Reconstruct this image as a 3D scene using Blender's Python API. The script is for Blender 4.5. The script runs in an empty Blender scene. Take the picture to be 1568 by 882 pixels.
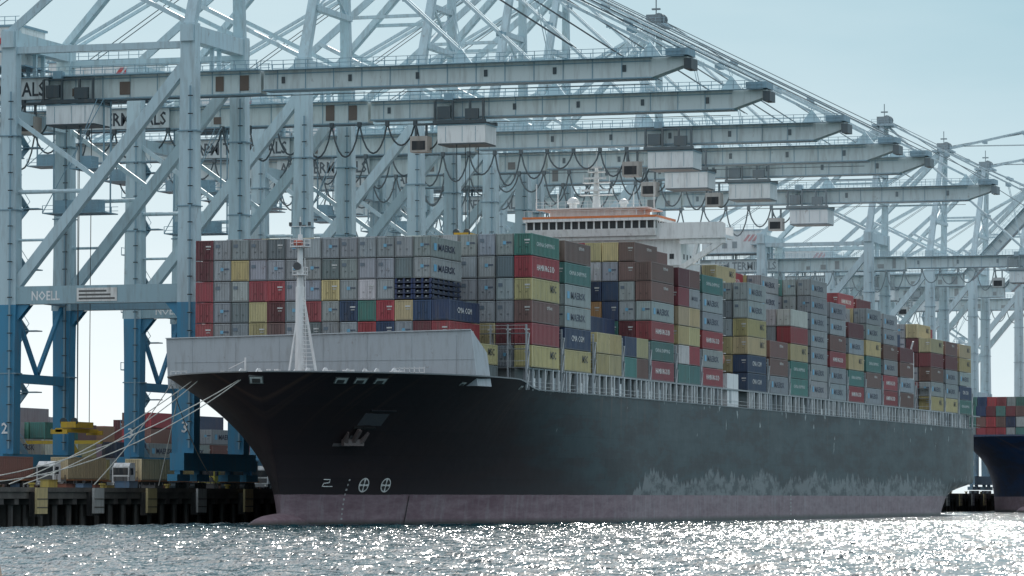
import bpy, math, random
import numpy as np
from mathutils import Vector, Matrix
random.seed(7)
scene=bpy.context.scene

# ---------------------------------------------------------------- materials
def nodes_of(name):
    m=bpy.data.materials.new(name); m.use_nodes=True
    nt=m.node_tree; nt.nodes.clear()
    out=nt.nodes.new('ShaderNodeOutputMaterial'); b=nt.nodes.new('ShaderNodeBsdfPrincipled')
    nt.links.new(b.outputs[0],out.inputs[0])
    return m,nt,b
def N(nt,t,**k):
    n=nt.nodes.new(t)
    for a,v in k.items(): setattr(n,a,v)
    return n
def noise(nt,vec,scale,detail=4,rough=.6,out='Fac'):
    n=N(nt,'ShaderNodeTexNoise'); n.inputs['Scale'].default_value=scale
    n.inputs['Detail'].default_value=detail; n.inputs['Roughness'].default_value=rough
    nt.links.new(vec,n.inputs['Vector']); return n.outputs[out]
def mapping(nt,vec,scale,rot=None):
    m=N(nt,'ShaderNodeMapping'); m.inputs['Scale'].default_value=scale
    if rot: m.inputs['Rotation'].default_value=rot
    nt.links.new(vec,m.inputs['Vector']); return m.outputs[0]
def ramp(nt,fac,a,b,ca=(0,0,0,1),cb=(1,1,1,1)):
    r=N(nt,'ShaderNodeValToRGB'); e=r.color_ramp.elements
    e[0].position=a; e[1].position=b; e[0].color=ca; e[1].color=cb
    nt.links.new(fac,r.inputs[0]); return r.outputs[0]
def mix(nt,fac,a,b,mode='MIX'):
    m=N(nt,'ShaderNodeMix',data_type='RGBA',blend_type=mode)
    for s,v in ((0,fac),(6,a),(7,b)):
        if isinstance(v,bpy.types.NodeSocket): nt.links.new(v,m.inputs[s])
        else: m.inputs[s].default_value=v if s==0 else (tuple(v)+(1,) if len(v)==3 else v)
    return m.outputs[2]
def math_(nt,op,a,b=None):
    m=N(nt,'ShaderNodeMath',operation=op)
    for i,v in enumerate((a,b)):
        if v is None: continue
        if isinstance(v,bpy.types.NodeSocket): nt.links.new(v,m.inputs[i])
        else: m.inputs[i].default_value=v
    return m.outputs[0]
def maprange(nt,v,a,b,c=0,d=1):
    m=N(nt,'ShaderNodeMapRange'); nt.links.new(v,m.inputs[0])
    for i,x in enumerate((a,b,c,d)): m.inputs[i+1].default_value=x
    return m.outputs[0]

def paint_mat(name,rough=.55,dirt=.35,rust=.5,scale=1.0):
    m,nt,b=nodes_of(name)
    at=N(nt,'ShaderNodeAttribute',attribute_name='Col')
    co=N(nt,'ShaderNodeTexCoord').outputs['Object']
    streak=noise(nt,mapping(nt,co,(2.2*scale,2.2*scale,.3*scale)),1.0,3,.7)
    patchy=noise(nt,mapping(nt,co,(1.3*scale,1.3*scale,.8*scale)),1.0,4,.75)
    dm=math_(nt,'MULTIPLY',ramp(nt,streak,.48,.72),dirt)
    c=mix(nt,dm,at.outputs['Color'],(.15,.13,.11))
    rm=math_(nt,'MULTIPLY',ramp(nt,patchy,.64,.71),rust)
    c=mix(nt,rm,c,(.13,.065,.04))
    nt.links.new(c,b.inputs['Base Color'])
    b.inputs['Roughness'].default_value=rough
    return m
M_cont=paint_mat('container_paint',.5,.4,.55,1.0)
M_crane=paint_mat('crane_paint',.55,.35,.4,.5)
M_ship=paint_mat('ship_paint',.45,.3,.35,.8)
M_misc=paint_mat('weathered_paint',.6,.5,.4,1.0)

def hull_mat(name,base1,base2,scuffs=1.0):
    m,nt,b=nodes_of(name)
    co=N(nt,'ShaderNodeTexCoord').outputs['Object']
    sep=N(nt,'ShaderNodeSeparateXYZ'); nt.links.new(co,sep.inputs[0])
    Y,Z=sep.outputs[1],sep.outputs[2]
    big=noise(nt,mapping(nt,co,(.02,.02,.06)),1,4,.65)
    yy=math_(nt,'ADD',Y,math_(nt,'MULTIPLY',math_(nt,'ADD',Z,-8.0),2.2))
    yy=math_(nt,'ADD',yy,math_(nt,'MULTIPLY',math_(nt,'ADD',big,-.5),60.0))
    c=mix(nt,maprange(nt,yy,66,80),base1,base2)
    blot=noise(nt,mapping(nt,co,(.08,.08,.35)),1,6,.7)
    c=mix(nt,math_(nt,'MULTIPLY',ramp(nt,blot,.50,.54),.5),c,(.036,.024,.025))
    vor=N(nt,'ShaderNodeTexBrick'); vor.inputs['Scale'].default_value=1
    vor.inputs['Brick Width'].default_value=11; vor.inputs['Row Height'].default_value=2.9
    vor.inputs['Mortar Size'].default_value=.05; vor.inputs['Color1'].default_value=(.74,.74,.74,1)
    vor.inputs['Color2'].default_value=(1,1,1,1); vor.inputs['Mortar'].default_value=(.65,.65,.65,1)
    cmb=N(nt,'ShaderNodeCombineXYZ'); nt.links.new(Y,cmb.inputs[0]); nt.links.new(Z,cmb.inputs[1]); nt.links.new(cmb.outputs[0],vor.inputs['Vector'])
    c=mix(nt,.8,c,vor.outputs[0],'MULTIPLY')
    # rust weeps from the sheer
    rw=noise(nt,mapping(nt,co,(.0,.9,.02)),1,3,.6)
    rz=maprange(nt,Z,9,17.5,0,1)
    c=mix(nt,math_(nt,'MULTIPLY',math_(nt,'MULTIPLY',ramp(nt,rw,.58,.68),rz),.4),c,(.12,.07,.05))
    # paint chips below the sheer, worn to the primer : short vertical dashes of uneven width
    st=noise(nt,mapping(nt,co,(.0,.34,.19)),1,4,.62)
    yf=maprange(nt,Y,52,70)
    th=math_(nt,'ADD',st,maprange(nt,Z,10,17,-.07,.045))
    w=math_(nt,'MULTIPLY',ramp(nt,th,.665,.68),yf)
    c=mix(nt,math_(nt,'MULTIPLY',w,.8*scuffs),c,(.42,.46,.46))
    # grey fender rubbing low down, aft : ragged vertical drips
    lo=noise(nt,mapping(nt,co,(.0,.42,.025)),1,6,.68)
    lo2=noise(nt,mapping(nt,co,(.0,.045,.0)),1,3,.6)
    lim=math_(nt,'ADD',math_(nt,'MULTIPLY',lo,8.0),math_(nt,'MULTIPLY',lo2,8.0))
    lim=math_(nt,'MULTIPLY',math_(nt,'ADD',lim,-1.4),maprange(nt,Y,78,104))
    s=ramp(nt,math_(nt,'DIVIDE',math_(nt,'SUBTRACT',math_(nt,'ADD',lim,.1),Z),10.0),.0,.02)
    gr=mix(nt,ramp(nt,noise(nt,mapping(nt,co,(.0,.22,.45)),1,6,.72),.43,.53),(.055,.065,.07),(.19,.21,.215))
    c=mix(nt,math_(nt,'MULTIPLY',s,.85*scuffs),c,gr)
    # boot topping
    bn=noise(nt,mapping(nt,co,(.25,.25,.9)),1,5,.75)
    boot=mix(nt,ramp(nt,bn,.35,.7),(.17,.105,.125),(.29,.215,.235))
    boot=mix(nt,math_(nt,'MULTIPLY',ramp(nt,noise(nt,mapping(nt,co,(.8,.8,.12)),1,4,.7),.5,.75),.5),boot,(.33,.32,.33))
    boot=mix(nt,ramp(nt,Z,.2,.8,(.9,.9,.9,1),(0,0,0,1)),boot,(.035,.04,.03))
    bz=math_(nt,'GREATER_THAN',math_(nt,'ADD',math_(nt,'MULTIPLY',bn,.3),Z),3.95)
    c=mix(nt,bz,boot,c)
    nt.links.new(c,b.inputs['Base Color'])
    nt.links.new(maprange(nt,blot,0,1,.35,.6),b.inputs['Roughness'])
    b.inputs['Specular IOR Level'].default_value=.3
    bp=N(nt,'ShaderNodeBump'); bp.inputs['Strength'].default_value=.35; bp.inputs['Distance'].default_value=.15
    nt.links.new(noise(nt,mapping(nt,co,(.25,.25,.3)),1,2),bp.inputs['Height']); nt.links.new(bp.outputs[0],b.inputs['Normal'])
    return m
M_hull=hull_mat('hull_paint_black',(.028,.021,.024),(.026,.044,.051))
M_hull2=hull_mat('hull_paint_navy',(.015,.035,.09),(.02,.05,.11),.3)

# ---------------------------------------------------------------- mesh builder
_textcache={}
def text_geo(s):
    if s in _textcache: return _textcache[s]
    cu=bpy.data.curves.new('t','FONT'); cu.body=s; cu.resolution_u=1; cu.size=1
    cu.offset=.02
    o=bpy.data.objects.new('t',cu); scene.collection.objects.link(o)
    dg=bpy.context.evaluated_depsgraph_get(); me=o.evaluated_get(dg).to_mesh()
    vs=[(v.co.x,v.co.y) for v in me.vertices]; fs=[tuple(p.vertices) for p in me.polygons]
    o.evaluated_get(dg).to_mesh_clear(); bpy.data.objects.remove(o); bpy.data.curves.remove(cu)
    x0=min(v[0] for v in vs); x1=max(v[0] for v in vs); y0=min(v[1] for v in vs); y1=max(v[1] for v in vs)
    vs=[((x-x0)/(x1-x0),(y-y0)/(y1-y0)) for x,y in vs]
    _textcache[s]=(vs,fs); return _textcache[s]
class MB:
    def __init__(s): s.v=[];s.f=[];s.c=[]
    def add(s,vs,fs,col):
        n=len(s.v); s.v.extend(vs)
        for f in fs: s.f.append(tuple(i+n for i in f)); s.c.append(col)
    BF=[(0,3,2,1),(4,5,6,7),(0,1,5,4),(1,2,6,5),(2,3,7,6),(3,0,4,7)]
    def box(s,x0,y0,z0,x1,y1,z1,col):
        s.add([(x0,y0,z0),(x1,y0,z0),(x1,y1,z0),(x0,y1,z0),(x0,y0,z1),(x1,y0,z1),(x1,y1,z1),(x0,y1,z1)],MB.BF,col)
    def cbox(s,c,d,col): s.box(c[0]-d[0]/2,c[1]-d[1]/2,c[2]-d[2]/2,c[0]+d[0]/2,c[1]+d[1]/2,c[2]+d[2]/2,col)
    def beam(s,p,q,w,h,col,w2=None,h2=None):
        p=Vector(p);q=Vector(q);d=(q-p).normalized()
        up=Vector((0,0,1)) if abs(d.z)<.95 else Vector((1,0,0))
        a=d.cross(up).normalized(); b=a.cross(d).normalized()
        w2=w if w2 is None else w2; h2=h if h2 is None else h2
        vs=[]
        for P,W,H in ((p,w,h),(q,w2,h2)):
            for i,j in ((-1,-1),(1,-1),(1,1),(-1,1)): vs.append(tuple(P+a*(i*W/2)+b*(j*H/2)))
        s.add(vs,MB.BF,col)
    def tube(s,p,q,r,n,col,r2=None):
        p=Vector(p);q=Vector(q);d=(q-p).normalized()
        up=Vector((0,0,1)) if abs(d.z)<.95 else Vector((1,0,0))
        a=d.cross(up).normalized(); b=a.cross(d)
        r2=r if r2 is None else r2; vs=[]
        for P,R in ((p,r),(q,r2)):
            for i in range(n):
                t=2*math.pi*i/n; vs.append(tuple(P+a*R*math.cos(t)+b*R*math.sin(t)))
        fs=[(i,(i+1)%n,n+(i+1)%n,n+i) for i in range(n)]+[tuple(range(n-1,-1,-1)),tuple(range(n,2*n))]
        s.add(vs,fs,col)
    def path(s,pts,r,n,col):
        for a,b in zip(pts[:-1],pts[1:]): s.tube(a,b,r,n,col)
    def text(s,t,o,u,v,w,h,col):
        vs,fs=text_geo(t); o=Vector(o);u=Vector(u);v=Vector(v)
        s.add([tuple(o+u*(x*w)+v*(y*h)) for x,y in vs],fs,col)
    def prism(s,pts,axis_vec,col):
        n=len(pts); a=Vector(axis_vec)
        vs=[tuple(p) for p in pts]+[tuple(Vector(p)+a) for p in pts]
        s.add(vs,[tuple(range(n)),tuple(range(2*n-1,n-1,-1))]+[(i,i+n,(i+1)%n+n,(i+1)%n) for i in range(n)],col)
    def obj(s,name,mat,parent=None,smooth=False):
        me=bpy.data.meshes.new(name); me.from_pydata(s.v,[],s.f); me.update()
        ca=me.color_attributes.new('Col','FLOAT_COLOR','CORNER')
        cnt=np.array([len(f) for f in s.f]); col=np.array([tuple(c)[:3]+(1,) for c in s.c],dtype=np.float32)
        ca.data.foreach_set('color',np.repeat(col,cnt,axis=0).ravel())
        me.materials.append(mat)
        if smooth: me.polygons.foreach_set('use_smooth',[True]*len(me.polygons))
        o=bpy.data.objects.new(name,me); scene.collection.objects.link(o)
        if parent: o.parent=parent
        return o
def empty(name):
    o=bpy.data.objects.new(name,None); scene.collection.objects.link(o); return o

# ---------------------------------------------------------------- containers
PAL={'G':(.39,.425,.44),'M':(.19,.05,.058),'R':(.43,.06,.072),'Y':(.60,.49,.23),'N':(.045,.08,.165),'T':(.08,.27,.23),
     'B':(.24,.125,.105),'W':(.72,.72,.70),'O':(.50,.27,.13),'K':(.08,.10,.11),'L':(.20,.25,.26)}
def rcol(): return random.choices('GMRYNTBWOKL',[42,8,11,11,6,5,12,4,2,1,7])[0]
def jit(c,a=.16):
    k=1+random.uniform(-a,a); g=sum(c)/3; f=random.uniform(0,.28)
    return tuple(max(0,(x*(1-f)+g*f)*k*(1+random.uniform(-.05,.05))) for x in c)
W=2.38
def container(mb,x,y,z,L,H,key,front=True,side=False,label=True):
    """x,y,z = low corner; long axis on y"""
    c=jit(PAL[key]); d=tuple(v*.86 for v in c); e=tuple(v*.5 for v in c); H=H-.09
    p=.07
    mb.box(x+p,y+p,z+.06,x+W-p,y+L-p,z+H-.03,d)
    if front or side:
        for X in (x,x+W-.15):
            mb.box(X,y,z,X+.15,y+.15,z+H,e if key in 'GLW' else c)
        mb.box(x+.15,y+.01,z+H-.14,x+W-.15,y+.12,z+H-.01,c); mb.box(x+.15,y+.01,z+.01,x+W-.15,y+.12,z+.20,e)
    if front:
        r=random.random()
        if r<.6:
            lt=tuple(min(.8,v*.7+.16) for v in c)
            for fx in (.24,.40,.60,.76):
                mb.box(x+W*fx-.025,y-.01,z+.1,x+W*fx+.025,y+.045,z+H-.1,lt if key in 'GLW' else e)
            mb.box(x+W*.5-.03,y+.03,z+.2,x+W*.5+.03,y+.066,z+H-.15,e)
            for fx in (.3,.68): mb.box(x+W*fx-.14,y-.02,z+H*.36,x+W*fx+.1,y+.03,z+H*.41,e)
        else:
            for k in range(6):
                fx=x+.3+k*(W-.6)/5
                mb.box(fx-.07,y+.03,z+.2,fx+.07,y+.066,z+H-.15,c)
        if key=='G' and label:
            if random.random()<.6: mb.box(x+W*.40,y-.03,z+H*.50,x+W*.58,y-.022,z+H*.66,(.18,.42,.58)); mb.box(x+W*.60,y-.03,z+H*.56,x+W*.88,y-.022,z+H*.63,(.08,.1,.14))
            else: mb.box(x+W*.12,y-.03,z+H*.62,x+W*.36,y-.022,z+H*.78,(.14,.18,.22))
        elif random.random()<.6 and label: mb.box(x+W*.58,y-.03,z+H*.66,x+W*.88,y-.022,z+H*.73,(.6,.6,.58)); mb.box(x+W*.62,y-.03,z+H*.54,x+W*.84,y-.022,z+H*.58,(.5,.5,.48))
    if side:
        mb.box(x+W-.15,y+L-.15,z,x+W,y+L,z+H,c)
        mb.box(x+W-.12,y+.15,z+H-.12,x+W-.005,y+L-.15,z+H-.01,c); mb.box(x+W-.12,y+.15,z+.01,x+W-.005,y+L-.15,z+.16,e)
        n=int(L/.56)
        for k in range(n):
            yy=y+.3+k*(L-.6)/(n-1)
            mb.box(x+W-.09,yy-.13,z+.16,x+W-.02,yy+.13,z+H-.12,tuple(v*.92 for v in c))
        if label:
            X=x+W+.004; U=(0,1,0);V=(0,0,1)
            if key=='G' and L>10:
                mb.text('MAERSK',(X,y+2.9,z+H*.34),U,V,6.8,H*.34,(.02,.03,.07)); mb.box(X-.003,y+1.1,z+H*.34,X+.004,y+2.2,z+H*.68,(.15,.42,.62))
            elif key=='G': mb.text('MAERSK',(X,y+1.5,z+H*.4),U,V,3.6,H*.22,(.02,.03,.07))
            elif key=='R' and L>10 and random.random()<.7: mb.text('HAMBURG SUD',(X,y+2.2,z+H*.36),U,V,7.8,H*.28,(.8,.78,.75))
            elif key=='B' and L>10: mb.text('triton',(X,y+6.5,z+H*.66),U,V,2.6,H*.2,(.6,.58,.55))
            elif key=='T' and L>10: mb.text('CHINA SHIPPING',(X,y+2.0,z+H*.45),U,V,8,H*.2,(.55,.62,.6))
            elif key=='Y' and L>10: mb.text('MSC',(X,y+8.2,z+H*.45),U,V,2.6,H*.36,(.05,.05,.05))
            elif key=='N' and L>10: mb.text('CMA CGM',(X,y+3,z+H*.4),U,V,6,H*.28,(.6,.6,.6))
def bundle(mb,x,y,z,L,H):
    for k in range(4):
        zz=z+k*H/4
        mb.box(x,y,zz+.05,x+W,y+L,zz+.28,(.02,.03,.06))
        mb.box(x+.1,y+.3,zz+.28,x+W-.1,y+L-.3,zz+.5,(.05,.06,.08))
        for X in (x,x+W-.25,x+W*.45): mb.box(X,y-.01,zz+.05,X+.25,y+.25,zz+H/4-.05,(.02,.04,.12))
        for Y in np.linspace(y+1,y+L-1,6): mb.box(x+W-.2,Y-.2,zz+.28,x+W+.01,Y+.2,zz+H/4-.06,(.04,.06,.12))
        for fx in (.2,.68): mb.box(x+W*fx,y-.02,zz+.3,x+W*fx+.2,y+.02,zz+.44,(.4,.42,.42))

NC=17; PITCH=2.50
def colx(i,n=NC): return -n*PITCH/2+i*PITCH+.06
def bay(y0,tiers,neark,base=20.3,th=2.9,twenty=False,ncols=NC):
    mb=MB()
    for j in range(ncols):
        i=ncols-1-j; x=colx(i,ncols); n=tiers[min(j,len(tiers)-1)]
        s=neark.get(j,'')
        for k in range(n):
            key=s[k] if k<len(s) else rcol()
            z=base+(n-1-k)*th
            nb=tiers[min(max(j-1,0),len(tiers)-1)] if j>0 else 0
            side=(j==0) or (n-k>nb)
            det=(j<9) or k<2
            ox=random.uniform(-.02,.02)
            if twenty:
                container(mb,x+ox,y0,z,6.06,th,key,det,side); k2=rcol() if random.random()<.6 else key
                container(mb,x+ox,y0+6.13,z,6.06,th,k2,False,side)
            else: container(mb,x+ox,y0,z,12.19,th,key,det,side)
    return mb.obj('shipping_container_stack',M_cont)

mb=MB()
rows=["MGGGLGGGGGGGG",
      "MGYGGGGLGGGLG",
      "RGGRRGGYGWGMD",
      "RGLYMGRGNTRYN",
      "RGGYBGLGGRNGM",
      "MGGGGGRGGTGGR",
      "GGGRGGGGYGGGG"]
for r,row in enumerate(rows):
    for i,k in enumerate(row):
        x=-19.0+i*2.46; z=17.7+(6-r)*2.68
        if k=='D' or (i in(11,12) and r==2): bundle(mb,x,31,z,12.19,2.68)
        else: container(mb,x,31,z,12.19,2.68,k,True,i==12)
container(mb,-19.0+13*2.46,31,17.7+3*2.68,12.19,2.68,'N',True,True)
for k,key in enumerate('LYR'): container(mb,-19.0+13*2.46,31,17.7+k*2.68,12.19,2.68,key,True,True)
for k,key in enumerate('LY'): container(mb,-19.0+14*2.46,31,17.7+k*2.68,12.19,2.68,key,True,True)
mb.obj('shipping_container_stack',M_cont)

bay(47.2,[6,6,6,6,6],{0:'TRYBRY',1:'GLGGMG',2:'GGGGYL',3:'GGGGYL',4:'GGGGRL',5:'GGGG'})
bay(62.0,[6,6,6,6],{0:'BTGGNY',1:'RTGGLY'})
bay(77.3,[2,2,2,2,6,6],{0:'YY',1:'YY',2:'YG',3:'GN'},twenty=True)
bay(91.3,[2,2,3,3,6,6],{0:'NT',1:'TG'},twenty=True)
bay(105.3,[6,7,7,7,7],{0:'BBGRTR',1:'BBGGMGT',2:'YGNNTGB',3:'YWNOLGM',4:'RGNOKGM'},th=2.85)
bay(120.3,[6,6,7,7],{0:'MRYYWT',1:'RRYYLB'},twenty=True,th=2.85)
bay(134.2,[6,6,6,6],{0:'TGGRGR'},th=2.8)
bay(162.2,[6,6,7,7,7],{0:'GGYYNN',1:'GLGYYB',2:'YLYGGGG'},th=2.85)
bay(177.0,[3,3,6,7,7],{0:'BBG',1:'GYT',2:'RRGGGY',3:'RRGGGYB'},th=2.85)
bay(191.4,[5,5,7,7,7],{0:'WRYTT',1:'WGGRT'},th=2.85)
bay(206.0,[7,7,7,7],{0:'GGGGGGG',1:'GGGGGLG'},th=2.85)
bay(220.6,[6,6,6,7],{0:'GGBRGG'},th=2.8)
bay(235.2,[5,6,6,6],{0:'MGYTR'},th=2.8)
bay(249.8,[6,6,7,7],{0:'GGYTBG',1:'YYGNTG',2:'RYYGNTG'},th=2.85)
bay(264.4,[6,6,7,6],{0:'GGBGRR'},th=2.8)
bay(279.0,[4,5,6,6],{0:'MBGB'},th=2.8)
bay(308.0,[5,6,6,5],{0:'YMBGY',1:'YMMGRB'},th=2.8)
bay(322.5,[5,5,6,6],{0:'BMGGY'},th=2.8)
bay(337.0,[5,5,5,5],{0:'YYGNT'},th=2.8)

# ---------------------------------------------------------------- ship hull
LEN=357.0
def sst(t): t=max(0,min(1,t)); return t*t*(3-2*t)
def ystem(z): return 12.3-9.3*(max(0,z)/18.4)**1.6 if z>0 else 12.3
def hb(y,z):
    ys=ystem(z); s=max(0,y-ys)
    sw=min(1,s/85); wl=21.4*(1-(1-sw)**1.8)
    sd=min(1,s/35); dk=21.4*(1-(1-sd)**2.2)**.625 if sd>0 else 0
    f=(max(0,min(z,18.4))/18.4)**2.5
    w=wl+(dk-wl)*f
    if y>310:
        k=(y-310)/(LEN-310)
        w*=1-.06*k*k
        if z<6.5: w*=max(.02,1-(k**2.2)*(1-max(z,-3)/6.5)*1.0)
    return w
def ztop(y): return 18.5-1.1*sst((y-40)/12)
def hull(name,mat):
    us=[ (i/70)**2.1 for i in range(71)]; vs_=[i/26 for i in range(27)]
    V=[];F=[]
    nu=len(us);nv=len(vs_)
    for sgn in (1,-1):
        off=len(V)
        for u in us:
            for v in vs_:
                z=-3+v*21.5; ys=ystem(z); y=ys+(LEN-ys)*u
                z=-3+v*(ztop(y)+3); ys=ystem(z); y=ys+(LEN-ys)*u
                V.append((sgn*hb(y,z),y,z))
        for a in range(nu-1):
            for b_ in range(nv-1):
                q=(off+a*nv+b_,off+(a+1)*nv+b_,off+(a+1)*nv+b_+1,off+a*nv+b_+1)
                F.append(q if sgn>0 else q[::-1])
    o2=nu*nv
    for b_ in range(nv-1):
        a=(nu-1)*nv+b_; F.append((a,o2+a,o2+a+1,a+1))
    me=bpy.data.meshes.new(name); me.from_pydata(V,[],F); me.update()
    me.materials.append(mat); me.polygons.foreach_set('use_smooth',[True]*len(me.polygons))
    o=bpy.data.objects.new(name,me); scene.collection.objects.link(o); return o
def bulb(mat):
    V=[];F=[];nu,nv=14,20
    for i in range(nu+1):
        t=math.pi*i/nu; r=math.sin(t)**.75 if i not in(0,nu) else 0
        for j in range(nv):
            p=2*math.pi*j/nv; V.append((2.7*r*math.cos(p),12-10.5*math.cos(t),-1.5+3.0*r*math.sin(p)))
    for i in range(nu):
        for j in range(nv): F.append((i*nv+j,i*nv+(j+1)%nv,(i+1)*nv+(j+1)%nv,(i+1)*nv+j))
    me=bpy.data.meshes.new('bulbous_bow'); me.from_pydata(V,[],F); me.materials.append(mat)
    me.polygons.foreach_set('use_smooth',[True]*len(me.polygons))
    o=bpy.data.objects.new('bulbous_bow',me); scene.collection.objects.link(o); return o
def deck(mb,col,z=17.25):
    ys=[3.6+i*.8 for i in range(40)]+[36+i*8 for i in range(41)]; ys=[y for y in ys if y<LEN-1]+[LEN-.2]
    pr=[(max(.1,hb(y,17.2)-.15),y) for y in ys]
    for a,b in zip(pr[:-1],pr[1:]):
        mb.add([(-a[0],a[1],z),(a[0],a[1],z),(b[0],b[1],z),(-b[0],b[1],z)],[(0,1,2,3)],col)
WH=(.78,.79,.78); GY=(.34,.37,.39); DK=(.06,.065,.07); WIN=(.015,.02,.025); WP=(.58,.6,.6)

ship=empty('container_ship')
hull('hull',M_hull).parent=ship; bulb(M_hull).parent=ship
mb=MB(); deck(mb,(.22,.1,.08))
mb.box(-19.2,46,17.3,19.2,147,20.1,(.2,.22,.22)); mb.box(-19.2,161.5,17.3,19.2,291.5,20.1,(.2,.22,.22)); mb.box(-19,306.5,17.3,19,350,20.1,(.2,.22,.22))
mb.box(-12,30,17.28,12,44,17.66,GY)
mb.obj('deck_and_hatches',M_ship,ship)
mb=MB()
y=46.5
while y<351:
    hgt=20.2
    for sg in (1,-1):
        if 147<y<161: break
        xx=sg*(min(21.2,hb(y,17.4)-.15))
        mb.box(xx-.2,y-.22,17.3,xx+.2,y+.22,hgt,WP if random.random()<.75 else GY)
        if random.random()<.4: mb.beam((xx,y+.1,17.4),(xx,y+1.3,20.1),.14,.14,WP)
        if random.random()<.3: mb.box(xx-.3,y+.4,17.3,xx+.05,y+1.5,18.3+random.random(),random.choice([WH,GY,(.4,.4,.38)]))
    y+=random.choice([1.5,2.44,2.6,3.2])
for y in np.arange(46,352,12.2):
    for sg in (1,-1):
        xx=sg*(min(21.2,hb(y,17.4)-.2)); x2=sg*(min(21.2,hb(min(y+12.2,352),17.4)-.2))
        mb.beam((xx,y,20.15),(x2,y+12.2,20.15),.4,.22,(.3,.32,.33))
        for zz in (17.85,18.4): mb.beam((xx+sg*.12,y,zz),(x2+sg*.12,y+12.2,zz),.045,.045,WP)
mb.obj('stanchions',M_ship,ship)
mb=MB()
for y0 in (44.9,60.6,75.6,89.9,104.2,118.6,133.1,175.5,190.1,204.7,219.3,233.9,248.5,263.1,277.7,292.2,306.8,321.3,335.6,349.8):
    top=24.6
    for i in range(0,18):
        xx=-21.2+i*2.5
        if i in(17,16): xx=-21.2+i*2.49
        mb.box(xx-.1,y0-.1,17.3,xx+.1,y0+.12,top+1.1,GY)
        mb.box(xx-.08,y0+.9,17.3,xx+.08,y0+1.05,top,GY)
    for zz in (20.2,22.6,top): mb.box(-21.2,y0-.05,zz-.1,21.25,y0+1.0,zz,(.2,.22,.23))
    for zz in (21,23.2,top+1.0,top+.55): mb.beam((-21.2,y0-.12,zz),(21.25,y0-.12,zz),.05,.05,WP)
    for zz in (17.5,19.9,22.3): mb.beam((21.25,y0,zz),(21.25,y0+1,zz+2.3),.1,.1,WP)
mb.obj('lashing_bridges',M_ship,ship)
BW=(.40,.44,.465)
mb=MB()
mb.prism([(-21.3,27.5,17.3),(20.2,27.5,17.3),(19.3,27.5,24.3),(-21.6,27.5,23.7)],(0,.25,0),BW)
mb.prism([(20.2,27.75,17.3),(20.9,31,17.3),(20.3,31,21.5),(19.3,27.75,24.3)],(-.2,0,0),BW)
mb.beam((-21.6,27.4,23.72),(19.3,27.4,24.32),.3,.12,(.5,.54,.56))
for x in np.arange(-19,20,3.1): mb.box(x,27.76,17.3,x+.2,30.5,22.5,GY)
for x in np.arange(-18,19,5.9): mb.box(x,27.47,17.3,x+.05,27.497,23.7,(.35,.39,.41))
mb.box(-20.4,27.45,20.6,19.8,27.497,20.65,(.35,.39,.41))
for k in range(4): mb.beam((9.7,26.3,17.9+k*.55),(13.6,26.3,17.9+k*.55),.09,.09,WH)
for k in range(7): mb.beam((9.7+k*.65,26.3,17.3),(9.7+k*.65,26.3,19.7),.09,.09,WH)
for k in range(4): mb.beam((-19.6,24.3,17.9+k*.5),(-17.4,24.3,17.9+k*.5),.09,.09,WH)
for k in range(4): mb.beam((-19.6+k*.7,24.3,17.3),(-19.6+k*.7,24.3,19.5),.09,.09,WH)
mb.obj('breakwater',M_ship,ship)
mb=MB()
for x,y in ((-6,17),(2.6,17.5),(-3,22),(6,22.5),(10,22)):
    mb.tube((x-1.1,y,18.2),(x+1.1,y,18.2),.65,12,(.25,.3,.28)); mb.tube((x-1.2,y,18.2),(x-1.05,y,18.2),1.25,14,WH); mb.tube((x+1.05,y,18.2),(x+1.2,y,18.2),1.25,14,WH)
    mb.box(x+1.3,y-.7,17.3,x+2.3,y+.7,19.1,WH); mb.box(x-1.3,y-.8,17.27,x+1.3,y+.8,17.6,GY)
for x,y in ((-11,20),(-13,24),(12,20),(0,9),(8,14),(-8,14)):
    for d in(-.5,.5): mb.tube((x+d,y,17.3),(x+d,y,19.0),.28,10,WH)
mb.tube((-9,23,17.3),(-9,23,21),.12,6,WH); mb.beam((-9,23,20.6),(-11.2,23,19.6),.1,.1,WH)
mb.obj('foredeck_equipment',M_ship,ship)
mb=MB()
ys=[3.05]+[3.3+i*.5 for i in range(20)]+[13.5+i*2 for i in range(20)]+[54+i*8 for i in range(38)]+[LEN]
for sg in (1,-1):
    pts=[(sg*(hb(y,ztop(y)-.02)),y,ztop(y)+.03) for y in ys]
    for a,b in zip(pts[:-1],pts[1:]): mb.beam(a,b,.28,.16,(.16,.18,.19))
mb.obj('cap_rail',M_ship,ship)
# foremast
mb=MB(); mx,my=0,18.5
mb.tube((mx,my,17.3),(mx,my,29.5),.66,14,WH,.55); mb.tube((mx,my,29.5),(mx,my,36),.45,12,WH,.28); mb.tube((mx,my,36),(mx,my,38.2),.08,6,WH)
mb.beam((mx+.5,my,27.8),(mx+2.4,my,17.4),.28,.28,WH); mb.beam((mx-.3,my-.1,26),(mx-1.3,my-1,17.4),.2,.2,WH)
for k in range(22): 
    t=k/22; mb.beam((mx+.3,my-.3,17.8+t*11),(mx+.5+(1-t)*1.6,my-.3,17.8+t*11),.07,.07,WH)
mb.beam((mx+1.0,my-.35,17.4),(mx+.75,my-.35,33),.08,.08,WH)
for z,r in ((34.4,1.3),(30.9,1.0)):
    mb.tube((mx,my,z),(mx,my,z+.12),r,14,WH); 
    for a in np.linspace(0,2*math.pi,9)[:-1]: mb.beam((mx+r*math.cos(a),my+r*math.sin(a),z),(mx+r*math.cos(a),my+r*math.sin(a),z+1),.05,.05,WH)
    for zz in (.5,1.0):
        P=[(mx+r*math.cos(a),my+r*math.sin(a),z+zz) for a in np.linspace(0,2*math.pi,13)]; mb.path(P,.03,4,WH)
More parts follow.
